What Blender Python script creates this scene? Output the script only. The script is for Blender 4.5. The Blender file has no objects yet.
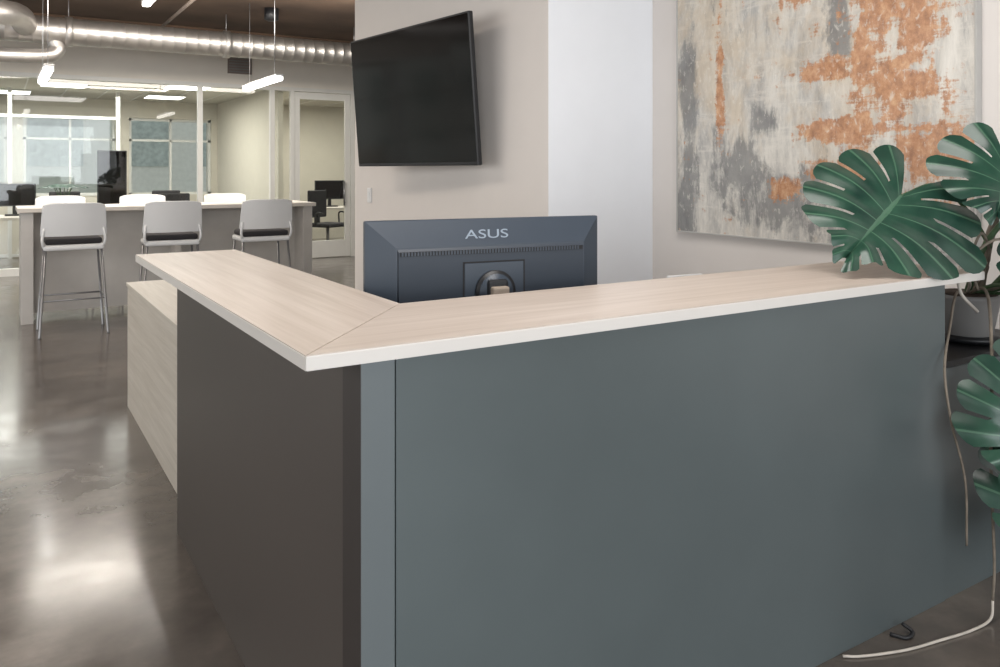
import bpy, bmesh, math, random
from mathutils import Vector, Matrix
random.seed(4)
S = bpy.context.scene
S.view_settings.view_transform = 'Standard'
S.view_settings.look = 'None'
S.view_settings.exposure = 0.0

# ------------------------------------------------------------------ materials
def srgb(r, g, b):
    def f(c):
        c /= 255.0
        return c/12.92 if c <= 0.04045 else ((c+0.055)/1.055)**2.4
    return (f(r), f(g), f(b), 1)

def newmat(name):
    m = bpy.data.materials.new(name); m.use_nodes = True
    nt = m.node_tree
    return m, nt, nt.nodes['Principled BSDF']

def N(nt, typ, **kw):
    n = nt.nodes.new(typ)
    for k, v in kw.items():
        if k in n.inputs.keys(): n.inputs[k].default_value = v
        else: setattr(n, k, v)
    return n

def ramp(nt, src, stops):
    r = nt.nodes.new('ShaderNodeValToRGB')
    el = r.color_ramp.elements
    while len(el) < len(stops): el.new(0.5)
    for e, (p, c) in zip(el, stops):
        e.position = p; e.color = c
    nt.links.new(src, r.inputs[0])
    return r.outputs[0]

def mixc(nt, fac, a, b, mode='MIX'):
    m = nt.nodes.new('ShaderNodeMix'); m.data_type = 'RGBA'; m.blend_type = mode
    for sock, val in ((m.inputs[0], fac), (m.inputs[6], a), (m.inputs[7], b)):
        if hasattr(val, 'links'): nt.links.new(val, sock)
        else: sock.default_value = val
    return m.outputs[2]

def math_(nt, op, a, b=None, clamp=False):
    m = nt.nodes.new('ShaderNodeMath'); m.operation = op; m.use_clamp = clamp
    for i, val in enumerate((a, b)):
        if val is None: continue
        if hasattr(val, 'links'): nt.links.new(val, m.inputs[i])
        else: m.inputs[i].default_value = val
    return m.outputs[0]

def simple(name, col, rough=0.5, metal=0.0, var=0.06, scale=6.0, bump=0.0, spec=0.5, coat=0.0):
    m, nt, b = newmat(name)
    tc = N(nt, 'ShaderNodeTexCoord')
    no = N(nt, 'ShaderNodeTexNoise', Scale=scale, Detail=4.0)
    nt.links.new(tc.outputs['Object'], no.inputs['Vector'])
    lo = tuple(c*(1-var) for c in col[:3])+(1,)
    hi = tuple(min(1, c*(1+var)) for c in col[:3])+(1,)
    nt.links.new(ramp(nt, no.outputs['Fac'], [(0.3, lo), (0.7, hi)]), b.inputs['Base Color'])
    b.inputs['Roughness'].default_value = rough
    b.inputs['Metallic'].default_value = metal
    b.inputs['Specular IOR Level'].default_value = spec
    b.inputs['Coat Weight'].default_value = coat
    if bump:
        n2 = N(nt, 'ShaderNodeTexNoise', Scale=160.0, Detail=3.0)
        nt.links.new(tc.outputs['Object'], n2.inputs['Vector'])
        bp = N(nt, 'ShaderNodeBump', Strength=bump, Distance=0.004)
        nt.links.new(n2.outputs['Fac'], bp.inputs['Height'])
        nt.links.new(bp.outputs[0], b.inputs['Normal'])
    return m

def emis(name, col, strength):
    m, nt, b = newmat(name)
    b.inputs['Base Color'].default_value = col
    b.inputs['Emission Color'].default_value = col
    b.inputs['Emission Strength'].default_value = strength
    return m

def wood(name, axis, c1, c2, rough=0.35):
    m, nt, b = newmat(name)
    tc = N(nt, 'ShaderNodeTexCoord')
    mp = N(nt, 'ShaderNodeMapping')
    sc = [26, 26, 26]; sc[axis] = 1.3
    mp.inputs['Scale'].default_value = sc
    nt.links.new(tc.outputs['Object'], mp.inputs['Vector'])
    n1 = N(nt, 'ShaderNodeTexNoise', Scale=1.0, Detail=6.0, Roughness=0.6, Distortion=0.6)
    nt.links.new(mp.outputs[0], n1.inputs['Vector'])
    mp2 = N(nt, 'ShaderNodeMapping')
    sc2 = [110, 110, 110]; sc2[axis] = 3
    mp2.inputs['Scale'].default_value = sc2
    nt.links.new(tc.outputs['Object'], mp2.inputs['Vector'])
    n2 = N(nt, 'ShaderNodeTexNoise', Scale=1.0, Detail=3.0)
    nt.links.new(mp2.outputs[0], n2.inputs['Vector'])
    f = math_(nt, 'ADD', math_(nt, 'MULTIPLY', n1.outputs['Fac'], 0.7), math_(nt, 'MULTIPLY', n2.outputs['Fac'], 0.3))
    nt.links.new(ramp(nt, f, [(0.30, c1), (0.66, c2)]), b.inputs['Base Color'])
    b.inputs['Roughness'].default_value = rough
    return m

M = {}
M['top_u'] = wood('pale_oak_u', 0, srgb(176, 162, 150), srgb(200, 188, 178))
M['top_v'] = wood('pale_oak_v', 1, srgb(176, 162, 150), srgb(200, 188, 178))
M['cab_v'] = wood('cabinet_oak', 1, srgb(176, 168, 156), srgb(200, 193, 182), 0.45)
M['edge'] = simple('edge_band', srgb(214, 209, 203), 0.45, var=0.02)
M['slate'] = simple('desk_laminate_cool_lit', srgb(84, 92, 93), 0.30, var=0.12, scale=1.2)  # desk laminate as its front looks, cool daylight put into the colour
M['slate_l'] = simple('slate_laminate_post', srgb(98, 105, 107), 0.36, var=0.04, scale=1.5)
M['laminate_warm_lit'] = simple('desk_laminate_warm_lit', srgb(74, 68, 64), 0.42, var=0.04, scale=2.0)  # same desk laminate for the left side, warmer light mixed into its colour
M['umber'] = simple('umber_edge_strip', srgb(50, 44, 42), 0.5, var=0.04, scale=2.0)
M['seam'] = simple('seam_dark', srgb(30, 30, 32), 0.8)
M['wall'] = simple('wall_paint', srgb(216, 210, 205), 0.8, var=0.01, bump=0.05)
M['wall_w'] = simple('wall_white_and_lit_return', srgb(232, 234, 238), 0.8, var=0.01, bump=0.05)
M['soffit'] = simple('soffit_paint', srgb(226, 220, 210), 0.85, var=0.01)
M['wall_r'] = simple('meeting_wall_paint', srgb(206, 200, 186), 0.8, var=0.02)
M['ceil'] = simple('dark_ceiling', srgb(84, 66, 53), 0.95, var=0.25, scale=1.5)
M['ceil_t'] = simple('acoustic_tile', srgb(200, 196, 184), 0.9, var=0.03)
M['alu'] = simple('alu_frame', srgb(218, 217, 212), 0.5, 0.0, var=0.02)
M['duct'] = simple('galvanised', srgb(196, 192, 188), 0.42, 0.9, var=0.12, scale=5)
M['chrome'] = simple('brushed_steel', srgb(150, 150, 152), 0.35, 0.7)
M['black'] = simple('black_plastic', srgb(24, 25, 28), 0.45)
M['screen'] = simple('screen_glass', srgb(16, 12, 11), 0.09, var=0.02, spec=0.35)
M['mon'] = simple('monitor_shell', srgb(52, 61, 72), 0.42, var=0.03)
M['mon_d'] = simple('monitor_shell_inner', srgb(38, 47, 58), 0.5, var=0.03)
M['silver'] = simple('logo_silver', srgb(138, 150, 162), 0.45, 0.1)
M['taupe'] = simple('stand_taupe', srgb(150, 136, 122), 0.5)
M['white_pl'] = simple('white_plastic', srgb(222, 222, 222), 0.4, var=0.02)
M['cushion'] = simple('dark_cushion', srgb(46, 44, 46), 0.9)
M['bar_top'] = simple('bar_laminate', srgb(210, 203, 194), 0.4, var=0.03)
M['bar_side'] = simple('bar_panel', srgb(190, 186, 181), 0.5, var=0.05)
M['frame'] = simple('canvas_edge', srgb(178, 176, 172), 0.5)
M['pot'] = simple('grey_ceramic', srgb(122, 120, 118), 0.5)
M['soil'] = simple('soil', srgb(50, 38, 30), 0.95, var=0.4, scale=60)
M['root'] = simple('aerial_root', srgb(120, 110, 98), 0.8, var=0.25, scale=30)
M['root_p'] = simple('aerial_root_pale', srgb(186, 178, 168), 0.7, var=0.12, scale=30)
M['stem'] = simple('green_stem', srgb(62, 88, 56), 0.5, var=0.2, scale=20)
M['grille'] = simple('vent_grille', srgb(120, 108, 100), 0.6)
M['facade'] = simple('facade_concrete', srgb(212, 213, 206), 0.9, var=0.06)
M['facade_w'] = simple('facade_window', srgb(168, 178, 174), 0.5, var=0.2)
M['lamp'] = emis('lamp_diffuser', (1.0, 0.97, 0.92, 1), 9.0)
M['panel_l'] = emis('ceiling_light_panel', (1.0, 0.98, 0.94, 1), 5.0)

def glassmat():
    m, nt, b = newmat('partition_glass')
    nt.nodes.remove(b)
    out = nt.nodes['Material Output']
    tr = N(nt, 'ShaderNodeBsdfTransparent'); tr.inputs[0].default_value = (0.88, 0.905, 0.88, 1)
    gl = N(nt, 'ShaderNodeBsdfGlossy'); gl.inputs['Roughness'].default_value = 0.02
    mx = N(nt, 'ShaderNodeMixShader')
    fr = N(nt, 'ShaderNodeFresnel'); fr.inputs[0].default_value = 1.7
    nt.links.new(fr.outputs[0], mx.inputs[0]); nt.links.new(tr.outputs[0], mx.inputs[1]); nt.links.new(gl.outputs[0], mx.inputs[2])
    nt.links.new(mx.outputs[0], out.inputs[0])
    return m
M['glass'] = glassmat()

def floormat():
    m, nt, b = newmat('polished_concrete')
    tc = N(nt, 'ShaderNodeTexCoord')
    n1 = N(nt, 'ShaderNodeTexNoise', Scale=0.9, Detail=6.0, Roughness=0.55, Distortion=0.3)
    n2 = N(nt, 'ShaderNodeTexNoise', Scale=5.0, Detail=8.0, Roughness=0.6)
    for n in (n1, n2): nt.links.new(tc.outputs['Object'], n.inputs['Vector'])
    f = math_(nt, 'ADD', math_(nt, 'MULTIPLY', n1.outputs['Fac'], 0.6), math_(nt, 'MULTIPLY', n2.outputs['Fac'], 0.4))
    nt.links.new(ramp(nt, f, [(0.36, srgb(76, 70, 66)), (0.5, srgb(92, 85, 79)), (0.64, srgb(114, 105, 97))]), b.inputs['Base Color'])
    rr = nt.nodes.new('ShaderNodeMapRange'); nt.links.new(n2.outputs['Fac'], rr.inputs[0])
    rr.inputs[1].default_value = 0.35; rr.inputs[2].default_value = 0.65; rr.inputs[3].default_value = 0.17; rr.inputs[4].default_value = 0.26
    nt.links.new(rr.outputs[0], b.inputs['Roughness'])
    b.inputs['Coat Weight'].default_value = 0.3; b.inputs['Coat Roughness'].default_value = 0.13
    bp = N(nt, 'ShaderNodeBump', Strength=0.03, Distance=0.01)
    nt.links.new(n1.outputs['Fac'], bp.inputs['Height']); nt.links.new(bp.outputs[0], b.inputs['Normal'])
    return m
M['floor'] = floormat()

def leafmat():
    m, nt, b = newmat('monstera_leaf')
    uv = N(nt, 'ShaderNodeUVMap'); uv.uv_map = 'UVMap'
    sp = N(nt, 'ShaderNodeSeparateXYZ'); nt.links.new(uv.outputs[0], sp.inputs[0])
    d = math_(nt, 'ABSOLUTE', math_(nt, 'SUBTRACT', math_(nt, 'FRACT', sp.outputs[0]), 0.45))
    vein = math_(nt, 'LESS_THAN', d, 0.03)
    mid = math_(nt, 'LESS_THAN', sp.outputs[1], 0.03)
    v = math_(nt, 'MAXIMUM', vein, mid)
    tc = N(nt, 'ShaderNodeTexCoord')
    no = N(nt, 'ShaderNodeTexNoise', Scale=9.0, Detail=3.0)
    nt.links.new(tc.outputs['Object'], no.inputs['Vector'])
    base = ramp(nt, no.outputs['Fac'], [(0.3, srgb(20, 48, 40)), (0.7, srgb(42, 76, 60))])
    nt.links.new(mixc(nt, math_(nt, 'MULTIPLY', v, 0.5), base, srgb(92, 126, 102)), b.inputs['Base Color'])
    b.inputs['Roughness'].default_value = 0.28
    return m
M['leaf'] = leafmat()

def paintingmat():
    m, nt, b = newmat('abstract_canvas')
    uv = N(nt, 'ShaderNodeUVMap'); uv.uv_map = 'UVMap'
    def noise(sx, sy, scale, det=6, dist=0.5, off=0, rough=0.65):
        mp = N(nt, 'ShaderNodeMapping'); mp.inputs['Scale'].default_value = (sx, sy, 1); mp.inputs['Location'].default_value = (off, off*0.7, 0)
        nt.links.new(uv.outputs[0], mp.inputs['Vector'])
        n = N(nt, 'ShaderNodeTexNoise', Scale=scale, Detail=float(det), Distortion=dist, Roughness=rough)
        nt.links.new(mp.outputs[0], n.inputs['Vector'])
        return n.outputs['Fac']
    def blob(cx, cy, rx, ry):
        mp = N(nt, 'ShaderNodeMapping'); mp.inputs['Location'].default_value = (-cx/rx, -cy/ry, 0); mp.inputs['Scale'].default_value = (1/rx, 1/ry, 0)
        nt.links.new(uv.outputs[0], mp.inputs['Vector'])
        vl = N(nt, 'ShaderNodeVectorMath'); vl.operation = 'LENGTH'; nt.links.new(mp.outputs[0], vl.inputs[0])
        return math_(nt, 'SUBTRACT', 1.0, vl.outputs['Value'], clamp=True)
    def summed(lst):
        o = blob(*lst[0])
        for l in lst[1:]: o = math_(nt, 'MAXIMUM', o, blob(*l))
        return o
    def thresh(bl, nz, k, lo, hi):
        s = math_(nt, 'ADD', math_(nt, 'MULTIPLY', bl, k), nz)
        mr = nt.nodes.new('ShaderNodeMapRange'); nt.links.new(s, mr.inputs[0])
        mr.inputs[1].default_value = lo; mr.inputs[2].default_value = hi
        return mr.outputs[0]
    # dragged-knife strokes: mostly vertical, with a horizontal crossing layer
    base = ramp(nt, noise(9, 2.2, 1.5, 10, 0.3, rough=.75), [(0.32, srgb(146, 146, 144)), (0.44, srgb(180, 177, 172)), (0.54, srgb(203, 199, 191)), (0.68, srgb(222, 218, 210))])
    cross = noise(2.5, 18, 1.2, 8, 0.2, 7, .75)
    c = mixc(nt, math_(nt, 'MULTIPLY', thresh(blob(.5, .5, 1, 1), cross, 0.0, .54, .60), .45), base, srgb(216, 211, 202))
    warm = thresh(summed([(0.15, 0.6, 0.4, 0.5), (.65, .5, .35, .4)]), noise(5, 4, 1.5, 8, 0.3, 5, .7), 0.25, 0.55, 0.75)
    c = mixc(nt, math_(nt, 'MULTIPLY', warm, 0.5), c, srgb(194, 174, 146))
    dn = math_(nt, 'ADD', math_(nt, 'MULTIPLY', noise(10, 5, 1.0, 10, 0.3, 3, .72), .7), math_(nt, 'MULTIPLY', noise(40, 5, 1.0, 6, 0.2, 8, .7), .3))
    dark = thresh(summed([(0.27, 0.2, 0.17, 0.20), (0.47, 0.12, 0.20, 0.12), (0.36, 0.34, 0.09, 0.08), (0.8, 0.05, 0.4, 0.14), (0.04, 0.08, 0.1, 0.4), (.05, .45, .06, .3), (.62, .55, .06, .2)]), dn, 0.26, 0.565, 0.65)
    c = mixc(nt, math_(nt, 'MULTIPLY', dark, 0.8), c, ramp(nt, noise(14, 9, 1, 6, 0, 11), [(.35, srgb(104, 105, 107)), (.7, srgb(140, 140, 138))]))
    # rust paint: ragged, horizontally and vertically scraped
    on = math_(nt, 'ADD', math_(nt, 'MULTIPLY', noise(11, 10, 1.0, 10, 0.1, 1, .78), 0.56), math_(nt, 'MULTIPLY', math_(nt, 'ADD', noise(5, 50, 1.0, 6, 0.2, 6, .7), noise(50, 7, 1.0, 6, 0.2, 2, .7)), 0.22))
    org = thresh(summed([(0.74, 0.60, 0.15, 0.15), (0.62, 0.30, 0.22, 0.06), (0.80, 0.40, 0.20, 0.11), (0.50, 0.68, 0.12, 0.05), (0.9, 0.22, 0.2, 0.15), (0.19, 0.45, 0.03, 0.3), (.58, .47, .16, .06), (.70, .5, .06, .3), (.45, .14, .11, .05), (.86, .58, .10, .3), (.66, .20, .2, .05)]), on, 0.21, 0.565, 0.61)
    oc = ramp(nt, noise(30, 22, 1.0, 8, 0, 2, .75), [(0.34, srgb(136, 88, 56)), (0.5, srgb(182, 126, 84)), (0.66, srgb(210, 166, 126))])
    c = mixc(nt, math_(nt, 'MULTIPLY', org, 0.85), c, oc)
    sp = noise(60, 34, 1.0, 5, 0.5, 4)
    c = mixc(nt, math_(nt, 'MULTIPLY', thresh(blob(0.5, 0.5, 1, 1), sp, 0.0, 0.57, 0.66), 0.5), c, srgb(218, 213, 203))
    nt.links.new(c, b.inputs['Base Color'])
    b.inputs['Roughness'].default_value = 0.75
    bp = N(nt, 'ShaderNodeBump', Strength=0.4, Distance=0.004)
    nt.links.new(sp, bp.inputs['Height']); nt.links.new(bp.outputs[0], b.inputs['Normal'])
    return m
M['art'] = paintingmat()

# ------------------------------------------------------------------ mesh builder
class MB:
    def __init__(self, name):
        self.name = name; self.bm = bmesh.new(); self.mats = []
        self.uv = self.bm.loops.layers.uv.new('UVMap')
    def mi(self, mat):
        m = M[mat]
        if m not in self.mats: self.mats.append(m)
        return self.mats.index(m)
    def absorb(self, t, mat, mx=None, smooth=False):
        i = self.mi(mat); mp = {}
        for v in t.verts:
            mp[v] = self.bm.verts.new(mx @ v.co if mx else v.co)
        for f in t.faces:
            try: nf = self.bm.faces.new([mp[v] for v in f.verts])
            except ValueError: continue
            nf.material_index = i; nf.smooth = smooth
        t.free()
    def box(self, x0, x1, y0, y1, z0, z1, mat, bevel=0, mx=None, seg=2):
        t = bmesh.new(); bmesh.ops.create_cube(t, size=1)
        for v in t.verts:
            v.co = Vector((x0+(v.co.x+.5)*(x1-x0), y0+(v.co.y+.5)*(y1-y0), z0+(v.co.z+.5)*(z1-z0)))
        if bevel: bmesh.ops.bevel(t, geom=t.edges[:], offset=bevel, segments=seg, affect='EDGES', profile=0.5)
        self.absorb(t, mat, mx)
    def prism(self, pts, z0, z1, mat, mx=None, top=None, bevel=0):
        t = bmesh.new()
        a = [t.verts.new((p[0], p[1], z0)) for p in pts]; b = [t.verts.new((p[0], p[1], z1)) for p in pts]
        n = len(pts); t.faces.new(list(reversed(a))); t.faces.new(b)
        for i in range(n): t.faces.new((a[i], a[(i+1) % n], b[(i+1) % n], b[i]))
        bmesh.ops.recalc_face_normals(t, faces=t.faces[:])
        if bevel: bmesh.ops.bevel(t, geom=t.edges[:], offset=bevel, segments=2, affect='EDGES')
        self.absorb(t, mat, mx)
    def tube(self, pts, r, mat, seg=12, mx=None, caps=True):
        pts = [Vector(p) for p in pts]; n = len(pts)
        rs = r if isinstance(r, (list, tuple)) else [r]*n
        t = bmesh.new(); rings = []
        up = None
        for i, p in enumerate(pts):
            d = (pts[min(i+1, n-1)]-pts[max(i-1, 0)]).normalized()
            if up is None:
                up = Vector((0, 0, 1)) if abs(d.z) < .9 else Vector((1, 0, 0))
            s = d.cross(up).normalized(); up = s.cross(d).normalized()
            rings.append([t.verts.new(p+(s*math.cos(k*math.tau/seg)+up*math.sin(k*math.tau/seg))*rs[i]) for k in range(seg)])
        for a, b in zip(rings, rings[1:]):
            for k in range(seg): t.faces.new((a[k], a[(k+1) % seg], b[(k+1) % seg], b[k]))
        if caps: t.faces.new(list(reversed(rings[0]))); t.faces.new(rings[-1])
        bmesh.ops.recalc_face_normals(t, faces=t.faces[:])
        self.absorb(t, mat, mx, smooth=True)
    def curve(self, pts, r, mat, seg=8, sub=6, mx=None):
        P = [Vector(p) for p in pts]; P = [2*P[0]-P[1]]+P+[2*P[-1]-P[-2]]
        out = []
        for i in range(1, len(P)-2):
            for k in range(sub):
                t = k/sub
                out.append(0.5*((2*P[i])+(-P[i-1]+P[i+1])*t+(2*P[i-1]-5*P[i]+4*P[i+1]-P[i+2])*t*t+(-P[i-1]+3*P[i]-3*P[i+1]+P[i+2])*t**3))
        out.append(P[-2])
        if isinstance(r, (list, tuple)): r = [r[0]+(r[1]-r[0])*i/(len(out)-1) for i in range(len(out))]
        self.tube(out, r, mat, seg, mx)
    def cyl(self, p0, p1, r, mat, seg=20, r1=None, mx=None):
        self.tube([p0, p1], [r, r if r1 is None else r1], mat, seg, mx)
    def face(self, pts, mat, uvs=None):
        vs = [self.bm.verts.new(p) for p in pts]
        f = self.bm.faces.new(vs); f.material_index = self.mi(mat)
        if uvs:
            for l, q in zip(f.loops, uvs): l[self.uv].uv = q
        return f
    def grid(self, fn, nu, nv, mat, keep=None, thick=0, uvf=None, mx=None):
        vs = {}
        i_ = self.mi(mat)
        def V(i, j):
            if (i, j) not in vs:
                p = fn(i, j); vs[(i, j)] = self.bm.verts.new(mx @ Vector(p) if mx else p)
            return vs[(i, j)]
        for i in range(nu):
            for j in range(nv):
                if keep and not keep(i, j): continue
                f = self.bm.faces.new((V(i, j), V(i+1, j), V(i+1, j+1), V(i, j+1)))
                f.smooth = True; f.material_index = i_
                if uvf:
                    for l, q in zip(f.loops, ((i, j), (i+1, j), (i+1, j+1), (i, j+1))): l[self.uv].uv = uvf(*q)
    def done(self):
        me = bpy.data.meshes.new(self.name)
        self.bm.normal_update()
        self.bm.to_mesh(me); self.bm.free()
        for m in self.mats: me.materials.append(m)
        o = bpy.data.objects.new(self.name, me)
        S.collection.objects.link(o)
        return o

# surveying axes of the photographer's standpoint (metres right / forward) -> room axes
CA, SA = math.cos(math.radians(32.07)), math.sin(math.radians(32.07))
def R(x, y, z): return Vector((CA*x+SA*y, -SA*x+CA*y, z))

# ------------------------------------------------------------------ shell
CH = 3.5
b = MB('floor'); b.box(-5.2, 8.2, -4.2, 18.2, -0.1, 0, 'floor'); b.done()
b = MB('ceiling'); b.box(-5.2, 8.2, -4.2, 12.7, CH, CH+0.1, 'ceil')
for v in (6.4, 8.6, 12.2): b.box(-5, 7.9, v, v+.12, CH-.10, CH+.001, 'ceil')
b.done()
b = MB('wall_tv'); b.box(2.62, 3.6, 3.674, 6.53, 0, CH, 'wall')
b.box(2.6215, 3.40, 3.6725, 3.675, 0, CH, 'wall_w'); b.done()  # cooler white sheet paints the window light onto the return face
b = MB('wall_right'); b.box(3.40, 3.6, -4, 3.674, 0, CH, 'wall'); b.done()
b = MB('baseboard_right'); b.box(3.388, 3.40, -4, 1.47, 0, 0.1, 'laminate_warm_lit'); b.done()
b = MB('wall_far_right'); b.box(8.0, 8.2, 6, 18, 0, CH, 'wall_w'); b.done()
b = MB('wall_corridor'); b.box(3.6, 8.2, 6.35, 6.5, 0, CH, 'wall_w'); b.done()
nwin = [0]
def window_wall(name, axis, pos, a0, a1, sill, head, n, mat='wall_w', top=CH):
    b = MB(name)
    def bx(b, p0, p1, q0, q1, z0, z1, m):
        if axis == 'y': b.box(q0, q1, pos+p0, pos+p1, z0, z1, m)
        else: b.box(pos+p0, pos+p1, q0, q1, z0, z1, m)
    bx(b, 0, .2, a0, a1, 0, sill, mat); bx(b, 0, .2, a0, a1, head, top, mat)
    w = (a1-a0)/n
    for i in range(n+1):
        c = a0+i*w; bx(b, 0, .2, max(a0, c-.12), min(a1, c+.12), sill, head, mat)
    b.done()
    for i in range(n):
        nwin[0] += 1
        b = MB('window_%d' % nwin[0])
        c0, c1 = a0+i*w+.12, a0+(i+1)*w-.12
        for q0, q1, z0, z1 in ((c0, c0+.05, sill, head), (c1-.05, c1, sill, head), (c0, c1, sill, sill+.05), (c0, c1, head-.05, head),
                               ((c0+c1)/2-.02, (c0+c1)/2+.02, sill, head), (c0, c1, (sill+head)/2+.3, (sill+head)/2+.34)):
            bx(b, .06, .12, q0, q1, z0, z1, 'alu')
        b.done()
window_wall('wall_rear', 'y', -4.2, -5.2, 3.6, 0.3, 3.1, 4)
window_wall('wall_left', 'x', -5.2, -4, 18, 0.5, 3.0, 7)

# glass partition wall at v = 12.7
V = 12.7; GH = 2.70
b = MB('wall_glazed_header')
b.box(-5, 8, V, V+.12, GH+.06, CH, 'soffit'); b.done()
b = MB('trim_partition_frame')
for (u, w) in ((-4.97, .05), (-2.3, .05), (0.0, .05), (2.62, .07), (3.71, .07), (4.03, .06), (5.05, .07), (6.5, .05)):
    b.box(u-w/2, u+w/2, V-.018, V+.056, 0.002, GH-.001, 'alu')
b.box(-5, 8, V-.01, V+.10, GH, GH+.059, 'alu')
b.box(-5, 4.0, V-.01, V+.10, 0, .1, 'alu'); b.box(5.08, 8, V-.01, V+.10, 0, .1, 'alu')
b.done()
b = MB('window_partition_glass')
for (u0, u1) in ((-4.95, -2.32), (-2.28, -.03), (.03, 2.58), (2.66, 3.67), (3.75, 4.0), (5.09, 6.47), (6.53, 8)):
    b.face([(u0, V+.05, .1), (u1, V+.05, .1), (u1, V+.05, GH), (u0, V+.05, GH)], 'glass')
b.done()
b = MB('door_1')
d0, d1 = 4.065, 5.01
for q in ((d0, d0+.09, .01, GH-.01), (d1-.09, d1, .01, GH-.01), (d0+.09, d1-.09, .01, .28), (d0+.09, d1-.09, GH-.12, GH-.01)):
    b.box(q[0], q[1], V+.0, V+.05, q[2], q[3], 'alu', .003)
b.face([(d0+.09, V+.025, .28), (d1-.09, V+.025, .28), (d1-.09, V+.025, GH-.12), (d0+.09, V+.025, GH-.12)], 'glass')
b.tube([(d1-.12, V-.05, .85), (d1-.12, V-.05, 1.25)], .014, 'chrome')
b.cyl((d1-.12, V-.05, .9), (d1-.08, V+.01, .9), .01, 'chrome'); b.cyl((d1-.12, V-.05, 1.2), (d1-.08, V+.01, 1.2), .01, 'chrome')
b.done()

# rooms behind the glass
b = MB('wall_meeting_divider'); b.box(3.84, 3.92, V+.12, 18, 0, GH+.1, 'wall_r'); b.done()
window_wall('wall_meeting_far', 'y', 17.0, -5, 3.84, 0.95, 2.45, 5, 'wall_r', 2.8)
b = MB('wall_office_far'); b.box(3.92, 8, 16.4, 16.6, 0, 2.8, 'wall_r'); b.done()
b = MB('trim_inner_glazing')
for u in (-3, -1.4, .2, 1.8): b.box(u-.03, u+.03, 15.3, 15.36, 0, 2.78, 'alu')
for z in (.02, 1.0, 2.3): b.box(-5, 1.83, 15.302, 15.35, z, z+.05, 'alu')
b.box(-5, 1.8, 15.31, 15.33, .07, 1.0, 'wall_r')
for u in (-3, -1.4, .2): b.face([(u+.03, 15.33, 1.05), (u+1.57, 15.33, 1.05), (u+1.57, 15.33, 2.3), (u+.03, 15.33, 2.3)], 'glass')
b.done()
b = MB('ceiling_meeting_room'); b.box(-5, 8, V+.12, 18, 2.78, 2.85, 'ceil_t')
for i in range(22): b.box(-5+i*.6, -4.98+i*.6, V+.12, 18, 2.772, 2.78, 'alu')
b.done()
for (u, v, w) in ((0.9, 14.2, .6), (2.6, 13.6, .6), (2.6, 15.6, .6), (.2, 15.9, .6), (4.8, 14.0, .6), (-2, 14.5, .6), (-.6, 13.4, .6)):
    b = MB('ceiling_panel_light'); b.box(u-w/2, u+w/2, v-.3, v+.3, 2.745, 2.768, 'panel_l'); b.box(u-w/2-.02, u+w/2+.02, v-.32, v+.32, 2.75, 2.772, 'alu'); b.done()

# neighbouring building seen through the far windows
b = MB('exterior_building')
b.box(-30, 30, 34, 35, -3, 12, 'facade')
for i in range(20):
    for k in range(4): b.box(-29+i*3, -27.2+i*3, 33.95, 34.02, -1.6+k*3.2, .2+k*3.2, 'facade_w')
b.done()
b = MB('ground_outside'); b.box(-40, 40, 18.3, 60, -.3, -.12, 'facade'); b.done()

b = MB('meeting_table')
b.box(-0.6, 3.2, 13.6, 14.5, .71, .75, 'bar_top', .008)
for u in (-.3, 2.9):
    for v in (13.75, 14.35): b.box(u-.03, u+.03, v-.03, v+.03, 0, .71, 'chrome')
b.done()
def desk_monitor(x, y, z, w, h):
    b = MB('desktop_monitor')
    b.box(x-w/2, x+w/2, y, y+.03, z+.14, z+.14+h, 'black', .008); b.box(x-w/2+.02, x+w/2-.02, y-.005, y, z+.16, z+.12+h, 'screen')
    b.box(x-.03, x+.03, y+.03, y+.06, z+.02, z+.4, 'black'); b.box(x-.13, x+.13, y-.07, y+.13, z, z+.02, 'black', .005)
    b.done()
desk_monitor(1.55, 13.9, .752, .42, .85); desk_monitor(.25, 14.1, .752, .55, .34)

def leaf(b, base, tip, nrm, half, mat='leaf', lobes=6, droop=.25, mid=.42):
    base = Vector(base); tip = Vector(tip); y = (tip-base); L = y.length; y.normalize()
    n = Vector(nrm); n = (n-y*n.dot(y)).normalized(); x = y.cross(n)
    fr = Matrix((x, y, n)).transposed()
    SD = 9; T = 12
    for side in (-1, 1):
        jit = [random.uniform(.9, 1.08) for _ in range(lobes+1)]
        def fn(i, j):
            s = i/(lobes*SD); t = j/T
            k = min(i//SD, lobes-1); f = (i/SD)-k
            ang = math.radians(160*(1-s)**1.0+12*s)
            ln = half*(.80+.55*math.sin(math.pi*min(1, s*1.15+.12))-.52*s)*jit[k]
            ln *= 1-.16*abs(2*(f-.45))**3
            ay = L*(s**1.15)*.82
            px = side*math.sin(ang)*ln*t; py = ay+math.cos(ang)*ln*t*(0.75 if ang > 1.57 else 1)
            z = .10*half*math.sin(min(1, t*1.6)*1.57)-droop*(px*px)/half-droop*.6*max(0, py-L*.45)**2/L
            z += .028*half*math.cos((f-.45)*6.0)*t
            return base+fr @ Vector((px, py, z))
        def keep(i, j):
            f = (i % SD)
            k = i//SD
            if f == SD-1 and k < lobes-1:
                return j/T < mid+.12*((k*7) % 3-1)
            return True
        b.grid(fn, lobes*SD, T, mat, keep, uvf=lambda i, j: (i/SD, j/T))

def little_plant(name, c, r, h):
    b = MB(name); x, y, z = c
    b.tube([(x, y, z), (x, y, z+.02), (x, y, z+.14), (x, y, z+.15)], [.05, .055, .075, .07], 'frame', 16)
    for k in range(9):
        a = k*2.4; d = Vector((math.cos(a), math.sin(a), 0)); t = Vector((x, y, z+h))+d*r*.55
        b.curve([(x, y, z+.12), Vector((x, y, z+h*.7))+d*r*.3, t], .006, 'stem', 6, 4)
        leaf(b, t, t+d*r*.9-Vector((0, 0, .05)), Vector((0, 0, 1)), r*.45, lobes=4)
    b.done()
little_plant('potted_plant', (.88, 14.0, .75), .26, .45)

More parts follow.
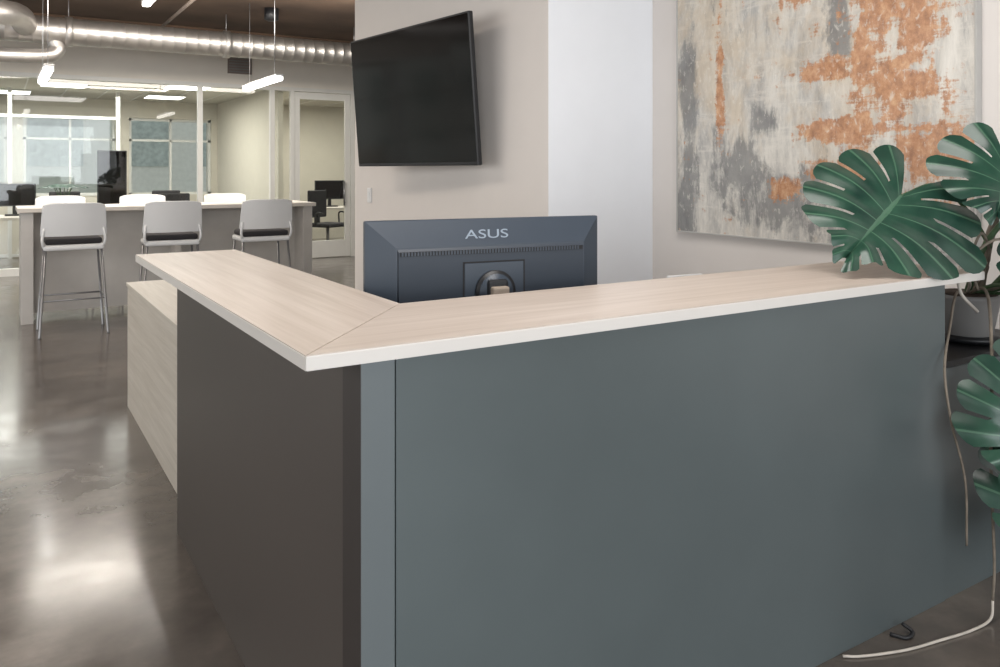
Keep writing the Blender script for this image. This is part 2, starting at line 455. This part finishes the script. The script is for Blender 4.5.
def office_chair(c, rot):
    b = MB('office_chair'); mx = Matrix.Translation(c) @ Matrix.Rotation(rot, 4, 'Z')
    b.box(-.25, .25, -.24, .24, .44, .51, 'cushion', .03, mx)
    b.box(-.23, .23, .22, .27, .6, 1.08, 'cushion', .02, mx)
    b.box(-.03, .03, .2, .29, .46, .7, 'black', .005, mx)
    for s in (-1, 1): b.curve([(s*.24, 0, .47), (s*.3, 0, .5), (s*.3, 0, .68), (s*.3, -.15, .69)], .014, 'black', 8, 4, mx)
    b.cyl((0, 0, .1), (0, 0, .45), .028, 'chrome', mx=mx)
    for k in range(5):
        a = k*math.tau/5; p = (math.cos(a)*.3, math.sin(a)*.3, .07)
        b.cyl((0, 0, .12), p, .022, 'black', mx=mx, r1=.014)
        b.cyl((p[0]-.02, p[1], .03), (p[0]+.02, p[1], .03), .03, 'black', mx=mx)
    b.done()
office_chair((4.95, 13.6, 0), .5)
for u, v, r in ((2.3, 13.25, 3.14), (1.0, 14.9, .1), (-.4, 13.2, 3.0), (2.5, 14.9, -.2)): office_chair((u, v, 0), r)
b = MB('office_desk'); b.box(4.3, 6.2, 14.3, 15.0, .71, .74, 'bar_top', .006)
for u in (4.35, 6.1): b.box(u, u+.04, 14.35, 14.95, 0, .71, 'bar_side')
b.done()
desk_monitor(5.4, 14.7, .742, .6, .36)

# ------------------------------------------------------------------ ceiling services
def spiral(b, p0, p1, r):
    p0 = Vector(p0); p1 = Vector(p1); n = max(2, int((p1-p0).length/.14)); pts = []; rs = []
    for i in range(n+1):
        q = p0.lerp(p1, i/n); d = (p1-p0).normalized()*.008
        for o, k in ((-1, 1), (-.3, 1.022), (.3, 1.022), (1, 1)): pts.append(q+d*o); rs.append(r*k)
    b.tube(pts, rs, 'duct', 28)
b = MB('spiral_air_duct')
spiral(b, (-4, 11, 3.10), (7.0, 11, 3.10), .16)
for u in (-1.5, .75, 2.6, 4.4):
    b.tube([(u-.04, 11, 3.10), (u-.039, 11, 3.10), (u+.039, 11, 3.10), (u+.04, 11, 3.10)], [.16, .18, .18, .16], 'duct', 28)
    b.cyl((u, 11, 3.24), (u, 11, CH), .006, 'chrome', 6)
b.curve([(.30, 10.95, 3.12), (.22, 10.4, 3.14), (.0, 10.0, 3.1), (-.5, 9.8, 3.05), (-1.6, 9.8, 3.0)], .13, 'duct', 20, 10)
b.curve([(.6, 11, 3.0), (.62, 10.98, 2.86), (.4, 10.95, 2.78), (-.6, 10.9, 2.75)], .09, 'duct', 20, 8)
b.done()
b = MB('sprinkler_pipe')
b.cyl((-4, 11.6, 3.34), (7, 11.6, 3.34), .022, 'grille', 10); b.cyl((1.9, 8.8, 3.36), (1.9, 12.1, 3.36), .02, 'grille', 10)
for k in range(4): b.cyl((k*1.7, 11.6, 3.24), (k*1.7, 11.6, 3.34), .012, 'grille', 8)
b.done()
def pendant(u, v0, v1, z):
    b = MB('pendant_tube_light')
    b.box(u-.045, u+.045, v0, v1, z+.03, z+.055, 'white_pl', .005)
    b.box(u-.04, u+.04, v0+.01, v1-.01, z-.015, z+.03, 'lamp', .012)
    for v in (v0+.2, v1-.2): b.cyl((u, v, z+.05), (u, v, CH), .004, 'chrome', 6)
    b.done()
pendant(2.67, 8.85, 10.3, 2.44); pendant(.44, 8.9, 10.3, 2.40); pendant(1.45, 9.0, 9.9, 3.30)
b = MB('vent_grille'); b.box(3.02, 3.38, V-.03, V-.002, 2.92, 3.28, 'grille')
for k in range(8): b.box(3.04, 3.36, V-.04, V-.03, 2.94+k*.042, 2.96+k*.042, 'pot')
b.done()
b = MB('ceiling_speaker'); b.tube([(3.0, 10.3, 3.5), (3.0, 10.3, 3.36), (3.0, 10.3, 3.34)], [.09, .09, .05], 'black', 20); b.done()

# ------------------------------------------------------------------ bar table & stools
b = MB('bar_height_table')
b.box(.17, 2.99, 8.58, 9.32, 1.035, 1.075, 'bar_top', .004)
b.box(.20, .30, 8.62, 9.28, 0, 1.035, 'bar_side', .003); b.box(2.86, 2.96, 8.62, 9.28, 0, 1.035, 'bar_side', .003)
b.box(.30, 2.86, 8.93, 8.97, .06, 1.035, 'bar_side'); b.box(1.54, 1.60, 8.64, 8.93, 0, 1.035, 'bar_side', .003)
b.done()

def stool(c, rot):
    b = MB('bar_stool'); mx = Matrix.Translation(c) @ Matrix.Rotation(rot, 4, 'Z')
    def bk(i, j, off=0):
        t = i/12-.5; z = j/8
        w = .50-.03*z
        x = t*w*1.0
        y = -.215-.05*z+.16*(t*t)-off
        zz = .865+z*.275-.02*(abs(t*2)**6)*(z)
        return (x, y, zz)
    b.grid(lambda i, j: bk(i, j), 12, 8, 'white_pl', mx=mx); b.grid(lambda i, j: bk(12-i, j, .014), 12, 8, 'white_pl', mx=mx)
    for s in (0, 12): b.tube([bk(s, j, .007) for j in range(9)], .0075, 'white_pl', 8, mx)
    for s in (0, 8): b.tube([bk(i, s, .007) for i in range(13)], .0075, 'white_pl', 8, mx)
    b.box(-.235, .235, -.20, .21, .735, .785, 'white_pl', .018, mx)
    b.box(-.22, .22, -.19, .20, .785, .84, 'cushion', .02, mx)
    for s in (-1, 1):
        b.curve([(s*.232, -.19, .775), (s*.242, -.205, .83), (s*.228, -.2, .93)], .012, 'white_pl', 8, 4, mx)
        for f in (-1, 1):
            b.tube([(s*.215, f*.17, .75), (s*.262, f*.225, .012), (s*.262, f*.225, 0)], [.011, .011, .015], 'chrome', 10, mx)
        b.cyl((s*.243, -.202, .31), (s*.243, .202, .31), .008, 'chrome', 8, mx=mx)
    for f in (-1, 1): b.cyl((-.243, f*.202, .31), (.243, f*.202, .31), .008, 'chrome', 8, mx=mx)
    b.done()
for u in (.58, 1.39, 2.24): stool((u, 8.05, 0), random.uniform(-.06, .06))
for u in (.62, 1.44, 2.36): stool((u, 9.85, 0), math.pi+random.uniform(-.05, .05))

# ------------------------------------------------------------------ reception desk
b = MB('reception_desk')
zt, zb = 1.075, 1.045
A = (.4905, 1.467); I = (.895, 1.918)
b.prism([A, I, (.895, 3.62), (.4905, 3.62)], zb, zt-.002, 'edge', bevel=.0015)
b.prism([A, (2.894, 1.467), (2.894, 1.918), I], zb, zt-.002, 'edge', bevel=.0015)
e = .0015
b.prism([(A[0]+e, A[1]+2*e), (I[0]-e, I[1]), (.895-e, 3.62-e), (.4905+e, 3.62-e)], zt-.002, zt, 'top_v')
b.prism([(A[0]+2*e, A[1]+e), (2.894-e, 1.467+e), (2.894-e, 1.918-e), (I[0], I[1]-e)], zt-.002, zt, 'top_u')
# carcass
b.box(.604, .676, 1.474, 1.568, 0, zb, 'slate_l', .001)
b.box(.6025, .606, 1.4745, 1.568, 0.0, zb, 'umber')
b.box(.679, 2.660, 1.475, 1.500, 0, zb, 'slate', .001)
b.box(.67, .70, 1.485, 1.50, 0, zb, 'seam')
b.box(.606, .63, 1.573, 3.36, 0, zb, 'laminate_warm_lit', .001)
b.box(.61, .64, 1.50, 1.60, 0, zb, 'seam')
b.box(.63, .87, 3.34, 3.36, 0, zb, 'laminate_warm_lit'); b.box(.85, .87, 1.80, 3.34, 0, zb, 'laminate_warm_lit')
b.box(.87, 2.64, 1.80, 1.82, 0, zb, 'laminate_warm_lit'); b.box(2.64, 2.66, 1.50, 1.82, 0, zb, 'slate')
b.box(.63, 2.64, 1.50, 1.80, .02, .04, 'laminate_warm_lit')
b.box(.871, 2.66, 1.821, 2.60, .715, .745, 'top_u', .002)
b.box(.871, 1.32, 2.60, 3.365, .715, .745, 'top_v', .002)
b.box(2.62, 2.65, 1.95, 2.55, 0, .715, 'laminate_warm_lit'); b.box(2.0, 2.4, 1.9, 2.5, 0, .7, 'laminate_warm_lit', .002)
b.done()

b = MB('storage_cabinet')
b.box(.676, 1.32, 3.37, 5.31, 0.0, .722, 'cab_v', .002)
b.box(.670, 1.33, 3.368, 5.32, .725, .748, 'cab_v', .002)
b.done()
b = MB('low_cabinet')
b.box(2.664, 3.38, 1.478, 1.81, 0, .765, 'slate', .001); b.box(2.664, 3.385, 1.472, 1.815, .768, .79, 'black', .002)
b.done()

# ------------------------------------------------------------------ monitor
b = MB('ultrawide_monitor')
mx = Matrix.Translation((1.328, 2.188, 0)) @ Matrix.Rotation(math.radians(-8.4), 4, 'Z')
W, z0, z1 = .40, .90, 1.270
b.box(-W, W, 0, .022, z0, z1, 'mon', .004, mx); b.box(-W+.012, W-.012, .022, .024, z0+.015, z1-.012, 'screen', 0, mx)
def frust(x0, x1, za, zc, y0, X0, X1, ZA, ZC, y1, mat):
    t = bmesh.new()
    a = [t.verts.new(p) for p in ((x0, y0, za), (x1, y0, za), (x1, y0, zc), (x0, y0, zc))]
    c = [t.verts.new(p) for p in ((X0, y1, ZA), (X1, y1, ZA), (X1, y1, ZC), (X0, y1, ZC))]
    t.faces.new(a); t.faces.new(c)
    for i in range(4): t.faces.new((a[i], a[(i+1) % 4], c[(i+1) % 4], c[i]))
    bmesh.ops.recalc_face_normals(t, faces=t.faces[:])
    b.absorb(t, mat, mx)
frust(-W+.003, W-.003, z0+.003, z1-.003, 0, -W+.085, W-.075, z0+.05, z1-.080, -.038, 'mon')
frust(-W+.088, W-.078, z0+.053, z1-.083, -.036, -W+.092, W-.082, z0+.057, z1-.093, -.046, 'mon_d')
b.box(-W+.095, W-.085, -.047, -.04, z1-.106, z1-.0925, 'seam', 0, mx)
for k in range(62):
    x = -W+.10+k*(2*W-.195)/62
    b.box(x, x+.005, -.0485, -.04, z1-.105, z1-.0935, 'mon', 0, mx)
b.box(-.105, .105, -.0475, -.04, z0+.025, z1-.13, 'seam', 0, mx)
b.box(-.10, .10, -.0495, -.04, z0+.03, z1-.135, 'mon', .002, mx)
b.cyl((0, -.05, z0+.145), (0, -.062, z0+.145), .066, 'black', 36, mx=mx)
b.cyl((0, -.06, z0+.145), (0, -.066, z0+.145), .056, 'mon', 36, mx=mx)
b.box(-.028, .028, -.105, -.064, .76, z0+.165, 'taupe', .006, mx)
b.box(-.034, .034, -.085, -.06, z0+.10, z0+.185, 'black', .01, mx)
b.box(-.14, .14, -.20, .04, .746, .762, 'mon', .006, mx)
cu = bpy.data.curves.new('t', 'FONT'); cu.body = 'ASUS'; cu.size = .047; cu.extrude = .0006; cu.align_x = 'CENTER'; cu.space_character = 1.0
cu.shear = .1
to = bpy.data.objects.new('t', cu); S.collection.objects.link(to)
dg = bpy.context.evaluated_depsgraph_get(); me = bpy.data.meshes.new_from_object(to.evaluated_get(dg))
t = bmesh.new(); t.from_mesh(me)
sl = math.atan2(.038, .077)
zz = .060
tm = mx @ Matrix.Translation((-.017, -.038*(zz-.003)/.077-.0010, z1-zz)) @ Matrix.Rotation(math.pi/2-sl, 4, 'X') @ Matrix.Diagonal((1.38, .90, 1, 1))
b.absorb(t, 'silver', tm)
bpy.data.objects.remove(to); bpy.data.curves.remove(cu); bpy.data.meshes.remove(me)
b.done()

b = MB('desktop_printer')
pm = Matrix.Translation((2.46, 2.38, .747)) @ Matrix.Rotation(-.1, 4, 'Z')
b.box(-.13, .13, -.13, .13, 0, .21, 'white_pl', .02, pm, 3); b.box(-.11, .11, -.132, -.12, .05, .09, 'black', .002, pm)
b.box(-.10, .10, -.10, .06, .208, .222, 'mon_d', .004, pm); b.box(-.09, .09, .08, .1, .19, .235, 'white_pl', .004, pm)
b.done()

# ------------------------------------------------------------------ television
b = MB('wall_television')
dirv = Vector((2.30-2.46, 5.68-4.19, 0)); L = dirv.length; yaw = math.atan2(dirv.y, dirv.x)
tm = Matrix.Translation((2.49, 4.19, 1.455)) @ Matrix.Rotation(yaw, 4, 'Z') @ Matrix.Rotation(math.radians(-4.5), 4, 'X')
b.box(0, L, -.012, .022, 0, .93, 'black', .006, tm)
b.box(.012, L-.012, .0215, .0235, .022, .918, 'screen', 0, tm)
b.box(.2, L-.2, -.045, -.01, .12, .75, 'black', .01, tm)
b.box(L/2-.2, L/2+.2, -.06, -.04, .3, .6, 'chrome', .002, tm)
b.box(2.52, 2.62, 4.72, 5.1, 1.75, 2.05, 'black', .003)
b.done()
b = MB('light_switch'); v, z = 6.2, 1.22
b.box(2.61, 2.619, v-.04, v+.04, z-.06, z+.06, 'white_pl', .003); b.box(2.605, 2.611, v-.012, v+.012, z-.03, z+.03, 'white_pl', .002); b.done()

# ------------------------------------------------------------------ painting
b = MB('abstract_painting')
pv0, pv1, pz0, pz1 = 3.42, 1.743, 1.075, 2.85
b.box(3.365, 3.398, pv1, pv0, pz0, pz1, 'wall')
b.face([(3.3635, pv0, pz0), (3.3635, pv1, pz0), (3.3635, pv1, pz1), (3.3635, pv0, pz1)], 'art', [(0, 0), (1, 0), (1, 1), (0, 1)])
for q in ((pv0, pv0+.008, pz0-.008, pz1+.008), (pv1-.008, pv1, pz0-.008, pz1+.008), (pv1, pv0, pz0-.008, pz0), (pv1, pv0, pz1, pz1+.008)):
    b.box(3.358, 3.398, q[0], q[1], q[2], q[3], 'frame')
b.done()

# ------------------------------------------------------------------ monstera
b = MB('potted_monstera')
b.tube([(3.07, 1.62, .791), (3.07, 1.62, .80), (3.07, 1.62, .815)], [.10, .12, .125], 'black', 32)
b.tube([(3.07, 1.62, .812), (3.07, 1.62, .82), (3.07, 1.62, .95), (3.07, 1.62, .965), (3.07, 1.62, .96)], [.075, .085, .108, .112, .10], 'pot', 32)
b.cyl((3.07, 1.62, .958), (3.07, 1.62, .968), .10, 'soil', 28)
P0 = R(1.74, 3.0, .965)
def off(p, x, y, z=0): return p+R(x, y, z)
b.curve([off(P0, .04, 0), R(1.79, 2.98, 1.08), R(1.80, 2.95, 1.20), R(1.83, 2.90, 1.34)], [.020, .014], 'root', 10)
b.curve([P0, R(1.72, 2.92, 1.06), R(1.75, 2.88, 1.18), R(1.83, 2.82, 1.32)], [.013, .009], 'stem', 10)
b.curve([off(P0, .06, -.03), R(1.86, 2.9, 1.1), R(1.84, 2.86, 1.22), R(1.88, 2.82, 1.36)], [.016, .012], 'stem', 10)
L1b, L1t = R(1.39, 2.79, 1.335), R(1.07, 2.58, 1.10)
L2b, L2t = R(1.71, 2.72, 1.435), R(1.61, 2.62, 1.24)
L3b, L3t = R(1.67, 2.50, .72), R(1.555, 2.46, .43)
L4b, L4t = R(1.71, 2.48, .45), R(1.61, 2.44, .24)
b.curve([R(1.79, 2.94, 1.14), R(1.70, 2.92, 1.27), R(1.56, 2.88, 1.37), L1b], [.008, .005], 'stem')
b.curve([R(1.82, 2.91, 1.26), R(1.80, 2.84, 1.40), R(1.76, 2.78, 1.47), L2b], [.008, .005], 'stem')
b.curve([P0, R(1.76, 2.80, 1.02), R(1.76, 2.62, .92), L3b], [.008, .005], 'stem')
b.curve([off(P0, .03, 0), R(1.84, 2.78, 1.0), R(1.84, 2.56, .75), L4b], [.008, .005], 'stem')
leaf(b, L1b, L1t, R(-.08, -.78, .60), .29, lobes=7, droop=.26)
leaf(b, L2b, L2t, R(-.1, -.75, .66), .22, lobes=6)
leaf(b, L3b, L3t, R(-.25, -.95, .25), .21, lobes=6)
leaf(b, L4b, L4t, R(-.25, -.95, .25), .185, lobes=5)
leaf(b, R(1.95, 2.8, 1.35), R(2.15, 2.6, 1.2), R(.3, -.6, .7), .2, lobes=6)
leaf(b, R(1.87, 2.70, 1.13), R(1.79, 2.58, .95), R(-.2, -.9, .4), .16, lobes=5)
b.curve([off(P0, .06, 0), R(1.91, 2.88, 1.08), R(1.92, 2.8, 1.16), R(1.87, 2.70, 1.13)], .006, 'stem')
leaf(b, R(1.90, 2.42, .62), R(1.95, 2.36, .36), R(.1, -.95, .25), .18, lobes=6)
b.curve([off(P0, .06, -.02), R(1.95, 2.75, 1.0), R(1.97, 2.5, .8), R(1.90, 2.42, .62)], .006, 'stem')
b.curve([R(1.83, 2.90, 1.3), R(1.9, 2.85, 1.4), R(1.95, 2.8, 1.35)], .006, 'stem')
# aerial roots
b.curve([P0, R(1.62, 2.86, .985), R(1.52, 2.72, .90), R(1.435, 2.60, .78), R(1.445, 2.58, .62), R(1.49, 2.58, .43), R(1.495, 2.58, .22)], [.005, .0035], 'root')
b.curve([P0, R(1.68, 2.78, 1.0), R(1.60, 2.62, .80), R(1.56, 2.56, .50), R(1.565, 2.55, .19), R(1.56, 2.55, .06)], [.006, .004], 'root')
b.curve([R(1.56, 2.55, .06), R(1.54, 2.53, .012), R(1.45, 2.48, .005), R(1.33, 2.43, .005), R(1.20, 2.38, .005), R(1.06, 2.35, .005), R(1.0, 2.35, .005)], [.004, .004], 'root_p')
b.curve([P0, R(1.76, 2.9, 1.10), R(1.71, 2.86, 1.20), R(1.66, 2.84, 1.10), R(1.68, 2.83, 1.0)], .005, 'root')
b.curve([P0, R(1.69, 2.9, 1.02), R(1.62, 2.84, 1.08), R(1.60, 2.8, 1.00), R(1.66, 2.8, .93)], .006, 'root_p')
b.curve([off(P0, .02, 0), R(1.72, 2.84, 1.08), R(1.66, 2.8, 1.14), R(1.74, 2.78, 1.18), R(1.80, 2.8, 1.02)], .005, 'root')
b.curve([off(P0, .05, 0), R(1.78, 2.82, 1.02), R(1.71, 2.74, .98), R(1.66, 2.66, .84), R(1.67, 2.62, .70)], .006, 'root')
b.done()
b = MB('power_cable')
b.curve([R(1.19, 2.46, .006), R(1.23, 2.44, .006), R(1.26, 2.46, .012), R(1.24, 2.485, .025)], .006, 'black'); b.done()

# ------------------------------------------------------------------ lights
def area(name, loc, rot, sx, sy, power, col):
    l = bpy.data.lights.new(name, 'AREA'); l.shape = 'RECTANGLE'; l.size = sx; l.size_y = sy; l.energy = power; l.color = col
    o = bpy.data.objects.new(name, l); o.location = loc; o.rotation_euler = rot; S.collection.objects.link(o)
r90 = math.pi/2
area('window_daylight_rear', (-.8, -3.9, 1.8), (r90, 0, 0), 8, 2.6, 320, (.92, .96, 1.0))
area('window_daylight_left', (-4.9, 5, 1.8), (r90, 0, -r90), 10, 2.3, 160, (1, .98, .95))
area('ceiling_lamp_lobby', (1.2, 1.5, 3.3), (0, 0, 0), 1.6, 1.6, 72, (1, .96, .92))
area('ceiling_lamp_aisle', (-.3, 5.2, 3.3), (0, 0, 0), .5, 1.4, 30, (1, .88, .76))
area('ceiling_lamp_aisle', (-.1, 7.4, 3.3), (0, 0, 0), .5, 1.4, 34, (1, .88, .76))
area('ceiling_lamp_bar', (1.5, 9.6, 2.9), (0, 0, 0), 2.4, .4, 80, (1, .92, .82))
area('fill_wash_header', (1.5, 8.9, 3.2), (math.radians(72), 0, 0), 6, .4, 110, (1, .94, .85))  # added fill brightening the header and glazed wall, no fixture hangs here
area('ceiling_lamp_meeting', (1, 14.6, 2.7), (0, 0, 0), 4, 2, 165, (1, .99, .95))
area('ceiling_lamp_office', (5.2, 14.4, 2.7), (0, 0, 0), 1.5, 1.5, 75, (1, .97, .9))

w = bpy.data.worlds.new('World'); S.world = w; w.use_nodes = True
bg = w.node_tree.nodes['Background']
sky = w.node_tree.nodes.new('ShaderNodeTexSky'); sky.sky_type = 'HOSEK_WILKIE'; sky.turbidity = 5; sky.sun_direction = (0.3, -0.6, 0.7)
mixn = w.node_tree.nodes.new('ShaderNodeMix'); mixn.data_type = 'RGBA'; mixn.inputs[0].default_value = .75
w.node_tree.links.new(sky.outputs[0], mixn.inputs[6]); mixn.inputs[7].default_value = (.92, .96, .98, 1)
w.node_tree.links.new(mixn.outputs[2], bg.inputs[0]); bg.inputs[1].default_value = 1.0

# ------------------------------------------------------------------ camera
cd = bpy.data.cameras.new('camera'); cd.sensor_width = 36; cd.lens = 29.0; cd.shift_y = -.1625; cd.clip_start = .05
co = bpy.data.objects.new('camera', cd); co.location = (0, 0, 1.42); co.rotation_euler = (r90, 0, math.radians(-32.07))
S.collection.objects.link(co); S.camera = co
